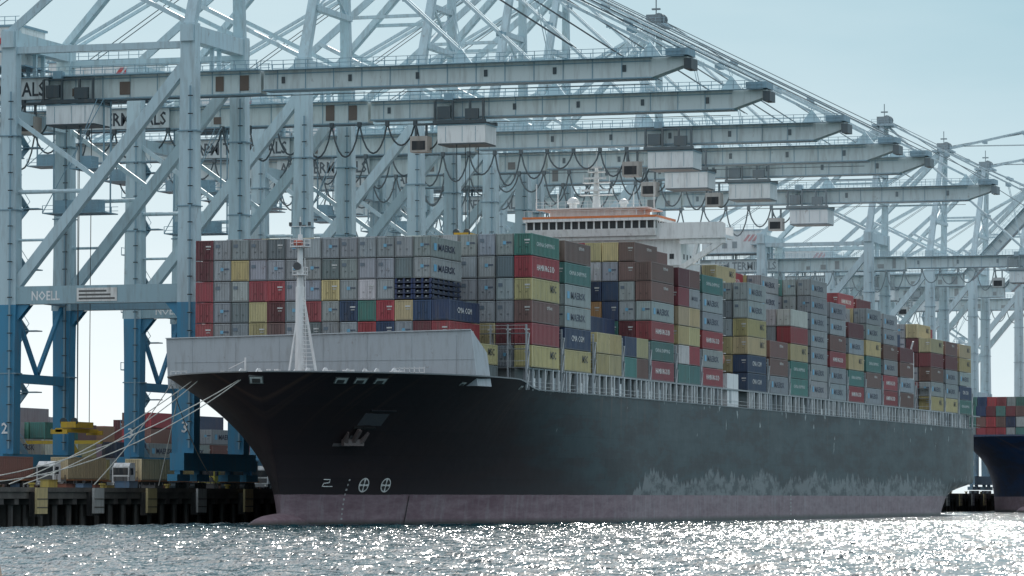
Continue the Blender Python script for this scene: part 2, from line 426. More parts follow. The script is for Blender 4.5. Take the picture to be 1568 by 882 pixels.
mb.beam((mx-1.4,my,37),(mx+1.4,my,37),.1,.1,WH)
for d in (-1.3,0,1.2): mb.cbox((mx+d,my,37.3),(.3,.3,.45),DK)
mb.tube((mx-.5,my-.7,34.9),(mx+.5,my-.7,34.9),.35,10,(.45,.12,.08)); mb.tube((mx+.0,my-.6,32),(mx,my-1.2,32),.4,10,DK,.5)
mb.obj('foremast',M_ship,ship)
# accommodation and bridge
mb=MB()
mb.box(-14,148.5,17.3,14,160.3,43.4,WH)
for z in np.arange(20.2,42,2.75):
    for x in np.arange(-12.5,13,1.9): mb.box(x,148.44,z+.9,x+.7,148.52,z+1.7,WIN)
    mb.box(-14.3,148.2,z-.12,21.0,148.9,z,WH)
    for yy in np.arange(150,160,2.0): mb.box(13.97,yy,z+.9,14.03,yy+.7,z+1.7,WIN)
mb.box(14.02,149,17.3,21.2,156,22.6,WH)
mb.box(20.9,150.4,18,21.24,151.4,20.2,GY)
mb.box(-21.4,147.3,43.4,21.4,152.6,43.9,WH)
mb.prism([(-10.5,146.6,43.95),(10.5,146.6,43.95),(10.5,146.2,45.1),(-10.5,146.2,45.1)],(0,11,0),WH)
mb.box(-10.3,146.5,45.1,10.3,156.8,46.3,WIN)
for x in np.linspace(-10.35,10.35,18): mb.box(x-.12,146.38,45.1,x+.12,146.6,46.3,WH)
for yy in np.linspace(146.5,156.8,8): mb.box(10.28,yy-.09,45.1,10.42,yy+.09,46.3,WH)
mb.box(-10.8,145.9,46.3,10.8,157.3,46.75,WH); mb.box(-10.85,145.85,46.76,10.85,157.3,47.1,(.7,.2,.06))
mb.box(-7,148,47.1,7,156,48.3,WH); mb.box(-9,147,48.3,9,156.5,48.5,WH)
for x in np.arange(-9,9.1,1.2): mb.box(x-.03,147.0,48.5,x+.03,147.06,49.5,WH)
for zz in (49,49.5): mb.beam((-9,147.03,zz),(9,147.03,zz),.06,.06,WH)
for x in np.arange(-10.6,10.7,1.3): mb.box(x-.03,145.95,47.1,x+.03,146.0,48.0,WH)
mb.beam((-10.7,145.98,48.0),(10.7,145.98,48.0),.06,.06,WH)
for sg in (1,-1):
    X=lambda a:sg*a
    def pr(p,t=.9,y=147.6): mb.prism([(X(a),y,b) for a,b in p],(0,t,0),WH)
    if sg>0: pr([(10.4,43.9),(21.4,43.9),(21.4,45.6),(20.9,45.9),(10.4,45.9)],.15,147.35)
    else: pr([(10.4,43.9),(21.4,43.9),(21.4,44.6),(10.4,44.6)],.15,147.35)
    pr([(14,42.6),(21.4,42.6),(21.4,43.38),(14,43.38)],.9)
    mb.beam((X(14.1),148.1,38.8),(X(20.6),148.1,42.9),.9,.8,WH)
    mb.beam((X(16.2),148.1,40.6),(X(16.9),148.1,43.2),.8,.5,WH)
mb.box(10.4,152.3,43.9,21.4,152.45,45.3,WH)
mb.beam((0,150,48.5),(0,150,55),1.1,1.1,WH,.4,.4)
for z,w in ((50.6,5.2),(52.5,4.2),(54.2,2.6)):
    mb.box(-w/2,149.3,z,w/2,150.7,z+.15,WH); mb.beam((-w*.42,149.2,z+.75),(w*.42,149.2,z+.75),.25,.3,WH)
    for d in (-1,1): mb.beam((d*w/2,150,z),(d*w/2,150,z+1.4),.08,.08,WH)
mb.tube((0,150,55),(0,150,58.4),.07,5,WH)
for x,h in ((-9.5,52.5),(9.6,52.8),(-6,51),(6.3,51)): mb.tube((x,149,48.4),(x,149,h),.1,6,WH)
def dome(cx,cy,cz,r):
    for a,b in zip(range(6),range(1,7)):
        z0,z1=math.sin(a*math.pi/12),math.sin(b*math.pi/12); r0,r1=math.cos(a*math.pi/12),max(.02,math.cos(b*math.pi/12))
        mb.tube((cx,cy,cz+r*z0),(cx,cy,cz+r*z1),r*r0,14,WH,r*r1)
dome(-3.8,150,49.4,1.0); dome(4.4,150,49.2,.8); mb.tube((-3.8,150,48.4),(-3.8,150,49.45),.6,10,WH); mb.tube((4.4,150,48.4),(4.4,150,49.25),.5,10,WH)
mb.obj('accommodation_and_bridge',M_ship,ship)
mb=MB()
for i in range(8):
    t0,t1=i/8,(i+1)/8; r0=1.35*math.sin(math.pi*(.08+.84*t0))**.6; r1=1.35*math.sin(math.pi*(.08+.84*t1))**.6
    mb.tube((17.9,150+t0*8,25.0),(17.9,150+t1*8,25.0),r0,12,(.5,.2,.12),r1)
mb.box(17.2,152,26.1,18.6,156,26.7,(.5,.2,.12))
for yy in (150.6,157): mb.beam((15,yy,22.6),(16.5,yy,28),.35,.35,WH); mb.beam((16.5,yy,28),(18.5,yy,27.6),.3,.3,WH); mb.beam((18,yy,27.6),(18,yy,26.2),.08,.08,DK)
mb.obj('lifeboat',M_ship,ship)
mb=MB()
mb.box(-8,294,17.3,8,305,36.5,WH); mb.box(-5,296,36.5,5,303.5,41,(.2,.45,.55))
mb.box(19.4,293.4,17.3,20.6,294.6,31,WH); mb.beam((20,294,30.6),(12,300,30.8),.5,.7,WH); mb.beam((20,294,27),(16,297,30.6),.3,.35,WH); mb.beam((20,294,31),(20.8,293,33),.25,.25,WH)
mb.obj('engine_casing_and_provision_crane',M_ship,ship)

def frame(y,z,off=0.0):
    e=.3; p=Vector((hb(y,z),y,z)); a=Vector((hb(y+e,z),y+e,z))-p; b=Vector((hb(y,z+e),y,z+e))-p
    n=a.cross(b) if a.cross(b).x>0 else b.cross(a); n.normalize(); u=a.normalized(); v=n.cross(u)
    if v.z<0: v=-v
    return p+n*off,u,v,n
def patch(mb,y,z,w,h,th,col,off=0):
    p,u,v,n=frame(y,z,off); vs=[]
    for k in (-.25,th):
        for i,j in ((-1,-1),(1,-1),(1,1),(-1,1)): vs.append(tuple(p+u*(i*w/2)+v*(j*h/2)+n*k))
    mb.add(vs,MB.BF,col)
mb=MB()
for y in (3.6,8.7,10.6,12.8,26,44):
    big=y<20
    w,h=(1.75,1.15) if big else (1.1,.7)
    patch(mb,y,17.55,w,h,.06,(.10,.11,.11)); patch(mb,y,17.55,w*.85,h*.8,.09,(.6,.61,.58)); patch(mb,y,17.48,w*.55,h*.5,.12,(.06,.06,.06))
patch(mb,18.9,13.0,4.1,2.1,.03,(.085,.085,.095)); patch(mb,18.9,12.0,3.8,.25,.12,(.02,.02,.02)); patch(mb,18.9,14.1,4.3,.2,.14,(.02,.02,.025))
p,u,v,n=frame(18.3,11.0,.45)
AC=(.13,.095,.09)
mb.beam(p+v*1.3,p-v*.6,.5,.45,AC); mb.beam(p-v*.7-u*1.7,p-v*.7+u*1.7,.5,.8,AC)
for s_ in (-1,1): mb.beam(p-v*.6+u*s_*1.4,p+v*.9+u*s_*1.75,.7,.5,AC,.15,.3)
patch(mb,17.6,9.9,3.0,.4,.06,(.15,.13,.13)); patch(mb,18.6,10.4,1.2,1.6,.04,(.12,.12,.12))
def ringmark(y,z,R):
    p,u,v,n=frame(y,z,.07); nn=24
    outer=[p+u*R*math.cos(t)+v*R*math.sin(t) for t in np.linspace(0,2*math.pi,nn+1)[:-1]]
    mb.add([tuple(q) for q in outer],[tuple(range(nn))],(.75,.75,.72))
    p2=p+n*.02
    for k in range(4):
        a=math.pi/2*k
        lob=[p2+(u*math.cos(t)+v*math.sin(t))*r for t,r in ((a+.28,.25*R),(a+.22,.84*R),(a+.785,.84*R),(a+1.35,.84*R),(a+1.29,.25*R))]
        mb.add([tuple(q) for q in lob],[(0,1,2,3,4)],(.02,.02,.02))
ringmark(24.7,5.0,.95); ringmark(28.6,5.0,.95)
p,u,v,n=frame(18.6,5.2,.08)
L=[(-.6,.5),(.1,.5),(.1,.1),(-.5,.0),(-.6,-.4),(.5,-.4)]
for a,b in zip(L[:-1],L[1:]): mb.beam(p+u*a[0]*1.6+v*a[1],p+u*b[0]*1.6+v*b[1],.1,.1,(.7,.7,.68))
for k in range(9):
    patch(mb,22.0,.8+k*.6,.2 if k%2 else .3,.24,.03,(.45,.45,.44))
for k in range(6): patch(mb,190,.8+k*.6,.7,.24,.03,(.36,.36,.35))
mb.beam(frame(33.6,3.7,.03)[0],frame(33.2,.1,.03)[0],.1,.1,(.05,.04,.04))
mb.obj('hull_fittings',M_ship,ship)

ship2=empty('moored_ship')
h2=hull('hull',M_hull2); h2.parent=ship2; b2=bulb(M_hull2); b2.parent=ship2
mb=MB(); deck(mb,(.22,.1,.08)); 
mb.prism([(-19,27.5,17.3),(19,27.5,17.3),(18.6,27.5,19.3),(-19,27.5,19.3)],(0,.3,0),(.05,.08,.14))
mb.tube((0,18,17.3),(0,18,34),.5,8,WH,.25)
for bi,y0 in enumerate((32,47,62,77,92)):
    for j in range(17):
        for k in range(4 if bi else 3): container(mb,colx(16-j),y0,18.5+k*2.7,12.19,2.7,random.choice('RTRTMGNB'),bi<2,j==0,False)
mb.obj('deck_cargo',M_cont,ship2)
ship2.location=(3,505,0)

# ---------------------------------------------------------------- quay cranes
def crane(yc,tro,spread=None,raised=False,haze=0.0,text=True):
    P=empty('ship_to_shore_crane')
    def hazed(c): return tuple(v+( t-v)*haze for v,t in zip(c,(.58,.68,.72)))  # aerial haze painted into the colours: farther cranes shift to pale blue-grey
    k=random.uniform(.94,1.06)
    PALE=hazed((.43*k,.565*k,.61*k)); BL=hazed((.045,.23,.38)); MID=hazed((.20,.33,.40)); D=hazed((.04,.06,.07)); WHT=hazed((.7,.72,.71)); LT=hazed((.55,.62,.61))
    xl,xw=-52.,-26.; ya,yb=yc-9,yc+9
    mb=MB()
    for x in (xl,xw):
        mb.box(x-1.0,ya-4,7.0,x+1.0,yb+4,9.3,BL)
        for y in (ya,yb):
            for s in (-3.4,3.4):
                mb.box(x-.7,y+s-2.2,5.6,x+.7,y+s+2.2,6.5,BL); mb.box(x-.4,y+s-.5,6.5,x+.4,y+s+.5,7.0,BL)
                for w in (-1.5,-.5,.5,1.5): mb.tube((x-.35,y+s+w*1.05,5.0),(x+.35,y+s+w*1.05,5.0),.45,10,D)
    for x in (xl,xw):
        for y in (ya,yb):
            mb.beam((x,y,9.3),(x,y,24),2.1,2.3,BL,2.1,2.5); mb.beam((x,y,24),(x,y,29.3),2.1,2.5,BL,2.1,2.7)
            mb.beam((x,y,29.3),(x,y,62),2.1,2.7,PALE,1.8,2.1); mb.beam((x,y,62),(x,y,66.5),1.8,2.1,PALE)
            for z in (20,42,52): mb.box(x-1.42,y-1.12,z,x+1.42,y+1.12,z+.16,MID)
            s=1 if x==xl else -1
            for q in (-.55,.55): mb.prism([(x+s*1.2,y+q,29.3),(x+s*3.2,y+q,29.3),(x+s*1.2,y+q,27.0)],(0,.12,0),BL)
            mb.box(x+.5,y-1.5,10,x+.75,y-1.38,58,MID); 
            for z in np.arange(11,58,2.4): mb.box(x+.3,y-1.5,z,x+.95,y-1.3,z+.14,D)
        mb.box(x-.6,ya+1.05,18.9,x+.6,yb-1.05,20.1,BL)
        mb.beam((x,ya+1,29.6),(x,yc,20.1),.5,.6,BL); mb.beam((x,yb-1,29.6),(x,yc,20.1),.5,.6,BL)
        mb.box(x-.9,ya+1.0,30,x+.9,yb-1.0,31.9,MID)
        mb.box(x-.9,ya-1.4,64,x+.9,yb+1.4,66.2,PALE)
        if x==xl: mb.box(x-.7,ya+1,54,x+.7,yb-1,55.6,PALE)
    for y in (ya,yb):
        mb.box(xl-1.6,y-.85,29.35,xw+1.6,y+.85,31.75,MID if y==yb else hazed((.29,.43,.48)))
        mb.beam((xl+.8,y,31.7),(xw-.6,y,61),1.25,1.4,PALE)
        mb.beam((xl,y,55),(xl+12.5,y,46.2),.5,.6,PALE)
        mb.tube((xl,y,44.5),(xl+11.5,y,44.5),.28,8,PALE)
        mb.box(xl+1,y-.5,63.2,xw-1,y+.5,64.1,PALE)
        mb.tube((xl,y,38),(xl+5.2,y,38),.2,6,PALE)
    def girder(m,x0,x1,zb,zt,c=LT):
        m.box(x0,yc-1.1,zb,x1,yc+1.1,zt,c)
        m.box(x0,yc-1.5,zt,x1,yc+1.5,zt+.14,PALE); m.box(x0,yc-1.6,zb-.16,x1,yc+1.6,zb,MID)
        for x in np.arange(x0+2,x1-1,4.0): m.box(x-.05,yc-1.18,zb,x+.05,yc-1.1,zt,MID)
        m.box(x0+.2,yc-1.15,zt-.5,x1-.2,yc-1.101,zt-.36,MID)
    def rails(m,x0,x1,z,y):
        for x in np.arange(x0,x1,1.6): m.box(x-.04,y-.04,z,x+.04,y+.04,z+1.1,MID)
        for zz in (.55,1.1): m.box(x0,y-.035,z+zz-.035,x1,y+.035,z+zz+.035,MID)
    girder(mb,-88,-19,57.7,60.8); rails(mb,-88,-19,60.95,yc-2.3); rails(mb,-88,-19,60.95,yc+2.3)
    mb.box(-88,yc-2.4,60.7,-19,yc-1.52,60.85,MID); mb.box(-88,yc+1.52,60.7,-19,yc+2.4,60.85,MID)
    for x in (xl,xw): 
        for s in (-1,1): mb.beam((x,yc+s*1.3,60.9),(x,yc+s*1.3,64),.5,.5,PALE)
    if text:
        mb.box(-66.5,yc-1.75,57.8,-49.8,yc-1.62,60.7,hazed((.6,.66,.66)))
        mb.text('APM TERMINALS',(-66,yc-1.77,58.2),(1,0,0),(0,0,1),15.7,2.0,hazed((.01,.02,.03)))
    for x in np.arange(-46,-20,3.5):
        if random.random()<.7: mb.box(x-.5,yc-1.19,58.1,x+.3+random.random()*.8,yc-1.182,58.8+random.random()*1.6,hazed((.12,.085,.065)))
    mb.box(-68,yc-4.2,62.3,-53,yc+4.2,67.6,WHT); mb.box(-68.3,yc-4.4,67.6,-52.7,yc+4.4,67.9,MID)
    for q in range(3): mb.prism([(-57.8+q*1.1,yc-4.25,65),(-57.1+q*1.1,yc-4.25,65),(-55.9+q*1.1,yc-4.25,66.6),(-56.6+q*1.1,yc-4.25,66.6)],(0,.04,0),hazed((.5,.05,.05)))
    for x in (-66,-63,-60.5): mb.box(x,yc-4.26,63.4,x+1.2,yc-4.2,65,D)
    rails(mb,-68,-53,67.9,yc-4.3)
    mb.box(-70,yc-4.5,62.1,-52,yc+4.5,62.3,MID)
    for x in (-69,-61,-53):
        for s in (-1,1): mb.box(x-.2,yc+s*1.4-.15,60.9,x+.2,yc+s*1.4+.15,62.1,MID)
    for s in (-1,1):
        mb.beam((xw,yc+s*9,66.3),(-24,yc+s*2,92.3),1.3,1.5,PALE,.9,1.0)
        mb.beam((xl,yc+s*9,66.3),(-25,yc+s*1.8,91.5),.9,1.0,PALE)
        mb.beam((-84,yc+s*1.0,61.0),(-25,yc+s*1.4,91.8),.4,.45,PALE)
        mb.beam((xl+9,yc+s*6.8,75),(xw,yc+s*9,66.5),.6,.6,PALE)
        mb.beam((-25,yc+s*5.6,79),(-38.5,yc+s*5.4,79),.5,.5,PALE)
        mb.beam((-86,yc+s*1.0,61.0),(-68,yc+s*4,69),.3,.3,PALE)
    for z,w in ((73.5,7.2),(80,5.4),(87,3.6)): mb.box(-25.4,yc-w,z,-24.4,yc+w,z+.8,PALE)
    mb.beam((-25,yc-7,73.8),(-24.6,yc+5.2,80.3),.4,.4,PALE); mb.beam((-25,yc+7,73.8),(-24.6,yc-5.2,80.3),.4,.4,PALE)
    mb.box(-26.5,yc-3,92.0,-21.5,yc+3,92.5,MID)
    mb.box(-25.4,yc-2.2,92.5,-22.6,yc+2.2,94.3,D); rails(mb,-26.5,-21.4,92.5,yc-3)
    mb.beam((-24,yc,94),(-24,yc,97.5),.18,.18,D); mb.box(-24.8,yc-.3,95.4,-23.2,yc+.3,95.7,D)
    for s in (-1.2,1.2): mb.tube((-23.2,yc+s,93.6),(-23.2,yc+s+.3,93.6),1.1,12,D)
    mb.obj('steel_frame',M_crane,P)
    mb=MB()
    girder(mb,-18.6,35.5,58.1,60.65)
    mb.prism([(35.5,yc-1.1,58.1),(40,yc-1.1,59.6),(40.3,yc-1.1,60.65),(35.5,yc-1.1,60.65)],(0,2.2,0),LT)
    rails(mb,-18.6,40,60.8,yc-2.2); rails(mb,-18.6,40,60.8,yc+2.2)
    mb.box(-18.6,yc-2.3,60.62,40,yc-1.52,60.7,MID); mb.box(-18.6,yc+1.52,60.62,40,yc+2.3,60.7,MID)
    mb.box(37.5,yc-2,60.8,40.5,yc+2,61.7,MID); mb.box(39.9,yc-1.6,59.0,40.9,yc+1.6,60.4,D)
    for x in (9,35): 
        mb.prism([(x-1.6,yc-.3,60.8),(x+1.6,yc-.3,60.8),(x,yc-.3,62.9)],(0,.6,0),PALE)
    for x in np.arange(-16,35,9.5): mb.box(x,yc-1.19,58.9,x+.5,yc-1.182,59.8,D)
    bo=mb.obj('boom',M_crane,P)
    if raised:
        piv=Matrix.Translation((-19,0,60.5))@Matrix.Rotation(math.radians(-46),4,'Y')@Matrix.Translation((19,0,-60.5))
        bo.matrix_basis=piv
        E1=piv@Vector((9,yc,62.5)); E2=piv@Vector((35,yc,62.5))
    else: E1=Vector((9,yc,62.5)); E2=Vector((35,yc,62.5))
    mb=MB()
    for s in (-.9,.9):
        off=Vector((0,s,0)); A=Vector((-23.5,yc+s,92.4))
        mb.beam(A,E1+off,.42,.42,PALE); mb.beam(A+Vector((.3,0,.5)),E2+off,.38,.38,PALE)
        mid=A.lerp(E2+off,.5); mb.beam(mid,E1+off*.5,.12,.12,PALE)
        mb.tube(A+Vector((.5,0,1)),E2+off+Vector((4,0,-.6)),.07,4,D); mb.tube(A+Vector((.5,0,1.2)),E1.lerp(E2,.6)+off,.06,4,D)
        mb.tube(A+Vector((-.5,0,1)),(-64,yc+s,67.6),.07,4,D)
        for t in (.25,.5,.75):
            q=A.lerp(E2+off,t); mb.cbox(q,(1.0,.3,.9),MID)
            q=A.lerp(E1+off,t); mb.cbox(q,(.9,.3,.8),MID)
    mb.tube((-80,yc-.7,57.5),(35,yc-.7,57.2) if not raised else (-20,yc-.7,57.5),.05,4,D)
    mb.obj('stays_and_ropes',M_crane,P)
    mb=MB(); t=tro
    for s in (-1,1): mb.box(t-4.3,yc+s*2.7-.3,57.0,t+3.6,yc+s*2.7+.3,57.5,D)
    for d in (-4,-1.3,1.3,3.3):
        mb.box(t+d-.2,yc-2.9,56.95,t+d+.2,yc+2.9,57.25,D); mb.box(t+d-.15,yc-3.0,57.5,t+d+.15,yc-2.7,60.3,D)
    mb.box(t-4,yc-2.95,60.2,t+3.5,yc-2.8,60.4,D); mb.box(t-3.6,yc-3.1,57.8,t-1.6,yc-2.6,59.5,D); mb.box(t+.6,yc-3.1,57.6,t+2.6,yc-2.6,59.1,D)
    mb.box(t-2.6,yc-3.0,60.4,t-1.4,yc-1.6,61.4,MID)
    mb.box(t-3.7,yc-2.6,54.2,t+3.5,yc+2.6,56.9,hazed((.80,.82,.81))); mb.box(t-3.8,yc-2.7,56.75,t+3.6,yc+2.7,56.94,MID)
    for d in (-2.5,0,2): mb.box(t+d,yc-2.64,54.4,t+d+.06,yc-2.6,56.6,MID)
    mb.box(t-3.6,yc-2.7,54.0,t+3.4,yc+2.7,54.2,D)
    mb.box(t-7.6,yc-3.4,53.0,t-5.0,yc-1.2,55.3,hazed((.4,.36,.32))); mb.box(t-7.65,yc-3.3,53.3,t-7.6,yc-1.3,54.8,D); mb.box(t-7.3,yc-3.45,53.3,t-5.3,yc-3.4,54.6,WIN)
    mb.box(t-7.2,yc-2.5,55.3,t-6.9,yc-2.2,57.0,D); mb.box(t-5.6,yc-2.5,55.3,t-5.3,yc-2.2,57.0,D); mb.box(t-7.4,yc-2.6,56.9,t-4.2,yc-2.1,57.2,D)
    if spread:
        for a in (-1,1):
            for b in (-2,2): mb.tube((t+a,yc+b,56),(t+a*.9,yc+b,spread+1.6),.06,4,D)
        Yl=(.6,.38,.03)
        mb.box(t-1.1,yc-3,spread+.9,t+1.1,yc+3,spread+1.7,Yl); mb.box(t-.5,yc-6.1,spread+.25,t+.5,yc+6.1,spread+.8,Yl)
        for s in (-6.1,5.8): mb.box(t-1.2,yc+s,spread,t+1.2,yc+s+.35,spread+.6,Yl)
        for a in (-.8,.8): mb.tube((t+a,yc-2.9,spread+1.75),(t+a,yc-2.6,spread+1.75),.5,10,D)
    mb.obj('trolley_and_cab',M_crane,P)
    mb=MB(); x=-84.; xe=tro-3; nl=max(7,int((xe+84)/4.2)); st=(xe+84)/nl
    for q in range(nl):
        d=4.6*random.uniform(.6,1.15); a=x+q*st
        pts=[(a+st*t_,yc-2.0,57.4-d*(1-(2*t_-1)**2)**.8) for t_ in np.linspace(0,1,9)]
        mb.path(pts,.13,4,D)
        mb.box(a-.25,yc-2.3,57.0,a+.25,yc-1.7,57.7,D)
    mb.obj('festoon_cables',M_crane,P)
    mb=MB(); z=9.5; q=0
    while z<62:
        y0,y1=(yc-5,yc+2) if q%2 else (yc+2,yc-5)
        xs=xl-2.6
        mb.beam((xs,y0,z),(xs,y1,z+4.2),.9,.18,MID)
        for s in (-.45,.45): mb.beam((xs+s,y0,z+1.0),(xs+s,y1,z+5.2),.06,.06,MID)
        mb.box(xs-.9,y1-1,z+4.1,xs+2,y1+1,z+4.25,MID)
        for s in (-1,1): mb.box(xs-.9,y1+s-.04,z+4.2,xs-.82,y1+s+.04,z+5.3,MID)
        mb.box(xs-.9,y1-1,z+5.2,xs-.83,y1+1,z+5.28,MID)
        z+=4.2; q+=1
    for (px,pz,pw) in ((-60,50,5),(-72,52.5,6),(-46,48,4),(-80,54,4),(-50,42,9)):
        mb.box(px,yc-3,pz,px+pw,yc+2,pz+.15,MID); rails(mb,px,px+pw,pz,yc-3); rails(mb,px,px+pw,pz,yc+2); mb.box(px+1,yc-1.5,pz+.15,px+pw-1.5,yc+1,pz+1.9,MID)
        for q in (px+.3,px+pw-.3): mb.box(q-.08,yc-.1,pz,q+.08,yc+.1,57.6,MID)
        mb.beam((px,yc-3,pz+.1),(px+pw,yc-3,57.5),.1,.1,MID)
    mb.obj('stairs_and_platforms',M_crane,P)
    mb=MB(); W1=(.8,.81,.8)
    mb.text('NOELL',(xl+3.6,ya-.87,29.8),(1,0,0),(0,0,1),4.1,1.3,W1)
    mb.box(xl+10.2,ya-.93,29.6,xl+16,ya-.86,31.4,(.7,.7,.67))
    for r in range(3): mb.box(xl+10.5,ya-.95,29.85+r*.5,xl+15.7-r*.6,ya-.935,30.1+r*.5,(.1,.1,.1))
    for x in (xl,xw): mb.text(random.choice(['2','3','4','5']),(x-.5,ya-1.24,12),(1,0,0),(0,0,1),.9,1.5,W1)
    mb.obj('signs',M_misc,P)
    return P
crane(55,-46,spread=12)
crane(98,-4.2,spread=39.6,haze=.03)
crane(148,13.3,haze=.12); crane(186,5.7,haze=.18); crane(211.5,10,haze=.22); crane(273,6,haze=.28)
crane(479,10,haze=.42); crane(552,-40,raised=True,haze=.45); crane(610,-40,haze=.47,raised=True); crane(680,-10,haze=.5)

# ---------------------------------------------------------------- setting : water, ground, quay
m,nt,b=nodes_of('harbour_water')
co=N(nt,'ShaderNodeTexCoord').outputs['Object']
b.inputs['Base Color'].default_value=(.010,.045,.055,1); b.inputs['Roughness'].default_value=.12; b.inputs['IOR'].default_value=1.33
def vec(op,a,b_=None,s=None):
    n=N(nt,'ShaderNodeVectorMath',operation=op)
    nt.links.new(a,n.inputs[0])
    if b_ is not None:
        if isinstance(b_,bpy.types.NodeSocket): nt.links.new(b_,n.inputs[1])
        else: n.inputs[1].default_value=b_
    if s is not None: n.inputs['Scale'].default_value=s
    return n.outputs[0]
rot=(0,0,math.radians(17.5))
c1=noise(nt,mapping(nt,co,(1.6,.6,1),rot),1,2,.5,'Color'); c2=noise(nt,mapping(nt,co,(6.5,2.0,1),rot),1,2,.6,'Color')
v1=vec('SCALE',vec('SUBTRACT',c1,(.5,.5,.5)),s=.75); v2=vec('SCALE',vec('SUBTRACT',c2,(.5,.5,.5)),s=1.35)
vv=vec('MULTIPLY',vec('ADD',v1,v2),(1,1,0))
geo=N(nt,'ShaderNodeNewGeometry')
nn=vec('NORMALIZE',vec('ADD',geo.outputs['Normal'],vv))
nt.links.new(nn,b.inputs['Normal'])
M_water=m
gx0,gx1,gy0,gy1,st=-22.,176.,-330.,110.,.5
xs=np.arange(gx0,gx1+.01,st); ysg=np.arange(gy0,gy1+.01,st)
X,Yg=np.meshgrid(xs,ysg,indexing='xy'); Zg=np.zeros_like(X); rng=np.random.RandomState(5)
for i in range(46):
    lam=1.25*(6.0/1.25)**rng.rand(); th=math.radians(-60)+rng.normal(0,.8); kk=2*math.pi/lam
    Zg+=.0078*lam**.85*(np.sin(kk*(X*math.cos(th)+Yg*math.sin(th))+rng.rand()*6.28))
edge=np.minimum.reduce([X-xs[0],xs[-1]-X,Yg-ysg[0],ysg[-1]-Yg]); Zg*=np.clip(edge/6,0,1)
nx,ny=len(xs),len(ysg)
verts=np.stack([X.ravel(),Yg.ravel(),Zg.ravel()],1)
idx=np.arange(nx*ny).reshape(ny,nx)
quads=np.stack([idx[:-1,:-1].ravel(),idx[:-1,1:].ravel(),idx[1:,1:].ravel(),idx[1:,:-1].ravel()],1)
B=20000.; ax0,ax1,ay0,ay1=xs[0],xs[-1],ysg[0],ysg[-1]
ov=np.array([(-60,-B,0),(B,-B,0),(B,B,0),(-60,B,0),(ax0,ay0,0),(ax1,ay0,0),(ax1,ay1,0),(ax0,ay1,0)])
n0=len(verts); verts=np.vstack([verts,ov])
oq=np.array([(0,1,5,4),(1,2,6,5),(2,3,7,6),(3,0,4,7)])+n0
quads=np.vstack([quads,oq])
me=bpy.data.meshes.new('water'); me.vertices.add(len(verts)); me.vertices.foreach_set('co',verts.astype(np.float32).ravel())
me.loops.add(quads.size); me.loops.foreach_set('vertex_index',quads.astype(np.int32).ravel())
me.polygons.add(len(quads)); me.polygons.foreach_set('loop_start',np.arange(0,quads.size,4,dtype=np.int32)); me.polygons.foreach_set('loop_total',np.full(len(quads),4,dtype=np.int32))
me.update(calc_edges=True); me.validate(); me.polygons.foreach_set('use_smooth',[True]*len(me.polygons)); me.materials.append(M_water)
o=bpy.data.objects.new('water',me); scene.collection.objects.link(o)

def conc_mat(name,c1,c2,s=.05):
    m,nt,b=nodes_of(name); co=N(nt,'ShaderNodeTexCoord').outputs['Object']
    c=mix(nt,ramp(nt,noise(nt,co,s,5,.7),.35,.65),c1,c2); c=mix(nt,ramp(nt,noise(nt,co,2.0,4,.7),.5,.75),c,tuple(v*.6 for v in c2))
    nt.links.new(c,b.inputs['Base Color']); b.inputs['Roughness'].default_value=.85
    bp=N(nt,'ShaderNodeBump'); bp.inputs['Strength'].default_value=.5; bp.inputs['Distance'].default_value=.05
    nt.links.new(noise(nt,co,4,3),bp.inputs['Height']); nt.links.new(bp.outputs[0],b.inputs['Normal']); return m
M_ground=conc_mat('terminal_asphalt',(.09,.09,.09),(.16,.155,.145))
M_quay=conc_mat('quay_concrete',(.06,.055,.05),(.14,.13,.115),.3)
me=bpy.data.meshes.new('ground'); me.from_pydata([(-20000,-3000,4.4),(-27.5,-3000,4.4),(-27.5,20000,4.4),(-20000,20000,4.4)],[],[(0,1,2,3)]); me.materials.append(M_ground)
scene.collection.objects.link(bpy.data.objects.new('ground',me))
mb=MB(); C=(.13,.125,.115)
mb.box(-27.5,-400,3.3,-23.2,1500,4.41,C)
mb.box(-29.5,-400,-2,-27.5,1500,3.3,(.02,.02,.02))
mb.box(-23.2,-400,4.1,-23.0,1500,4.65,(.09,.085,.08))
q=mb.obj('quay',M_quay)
mb=MB()
for i,y in enumerate(np.arange(-60,760,4.2)):
    mb.tube((-24.2,y,-2),(-24.2,y,3.3),.42,8,(.05,.045,.04)); mb.tube((-26.2,y,-2),(-26.2,y,3.3),.42,8,(.03,.03,.03))
    mb.box(-24.9,y-.6,2.6,-23.3,y+.6,3.3,(.07,.065,.06))
    if i%4==0:
        mb.box(-23.2,y-.9,1.2,-22.2,y+.9,4.1,(.02,.02,.02)); mb.box(-22.2,y-1.5,1.5,-21.9,y+1.5,4.6,(.5,.4,.2) if i%8 else (.4,.4,.38))
        for dz in (2.2,3.2): mb.box(-21.9,y-1.5,dz,-21.85,y+1.5,dz+.12,(.1,.09,.07))
    if i%5==2:
        mb.tube((-24.2,y+2,4.41),(-24.2,y+2,5.0),.3,10,(.4,.3,.05),.25); mb.tube((-24.2,y+2,5.0),(-24.2,y+2,5.2),.45,10,(.4,.3,.05))
mb.obj('quay_piles_and_fenders',M_misc,q)
mb=MB()
for x in (-26,-52): mb.box(x-.1,-60,4.42,x+.1,800,4.5,(.15,.13,.12))
mb.obj('crane_rail',M_misc)
mb=MB()
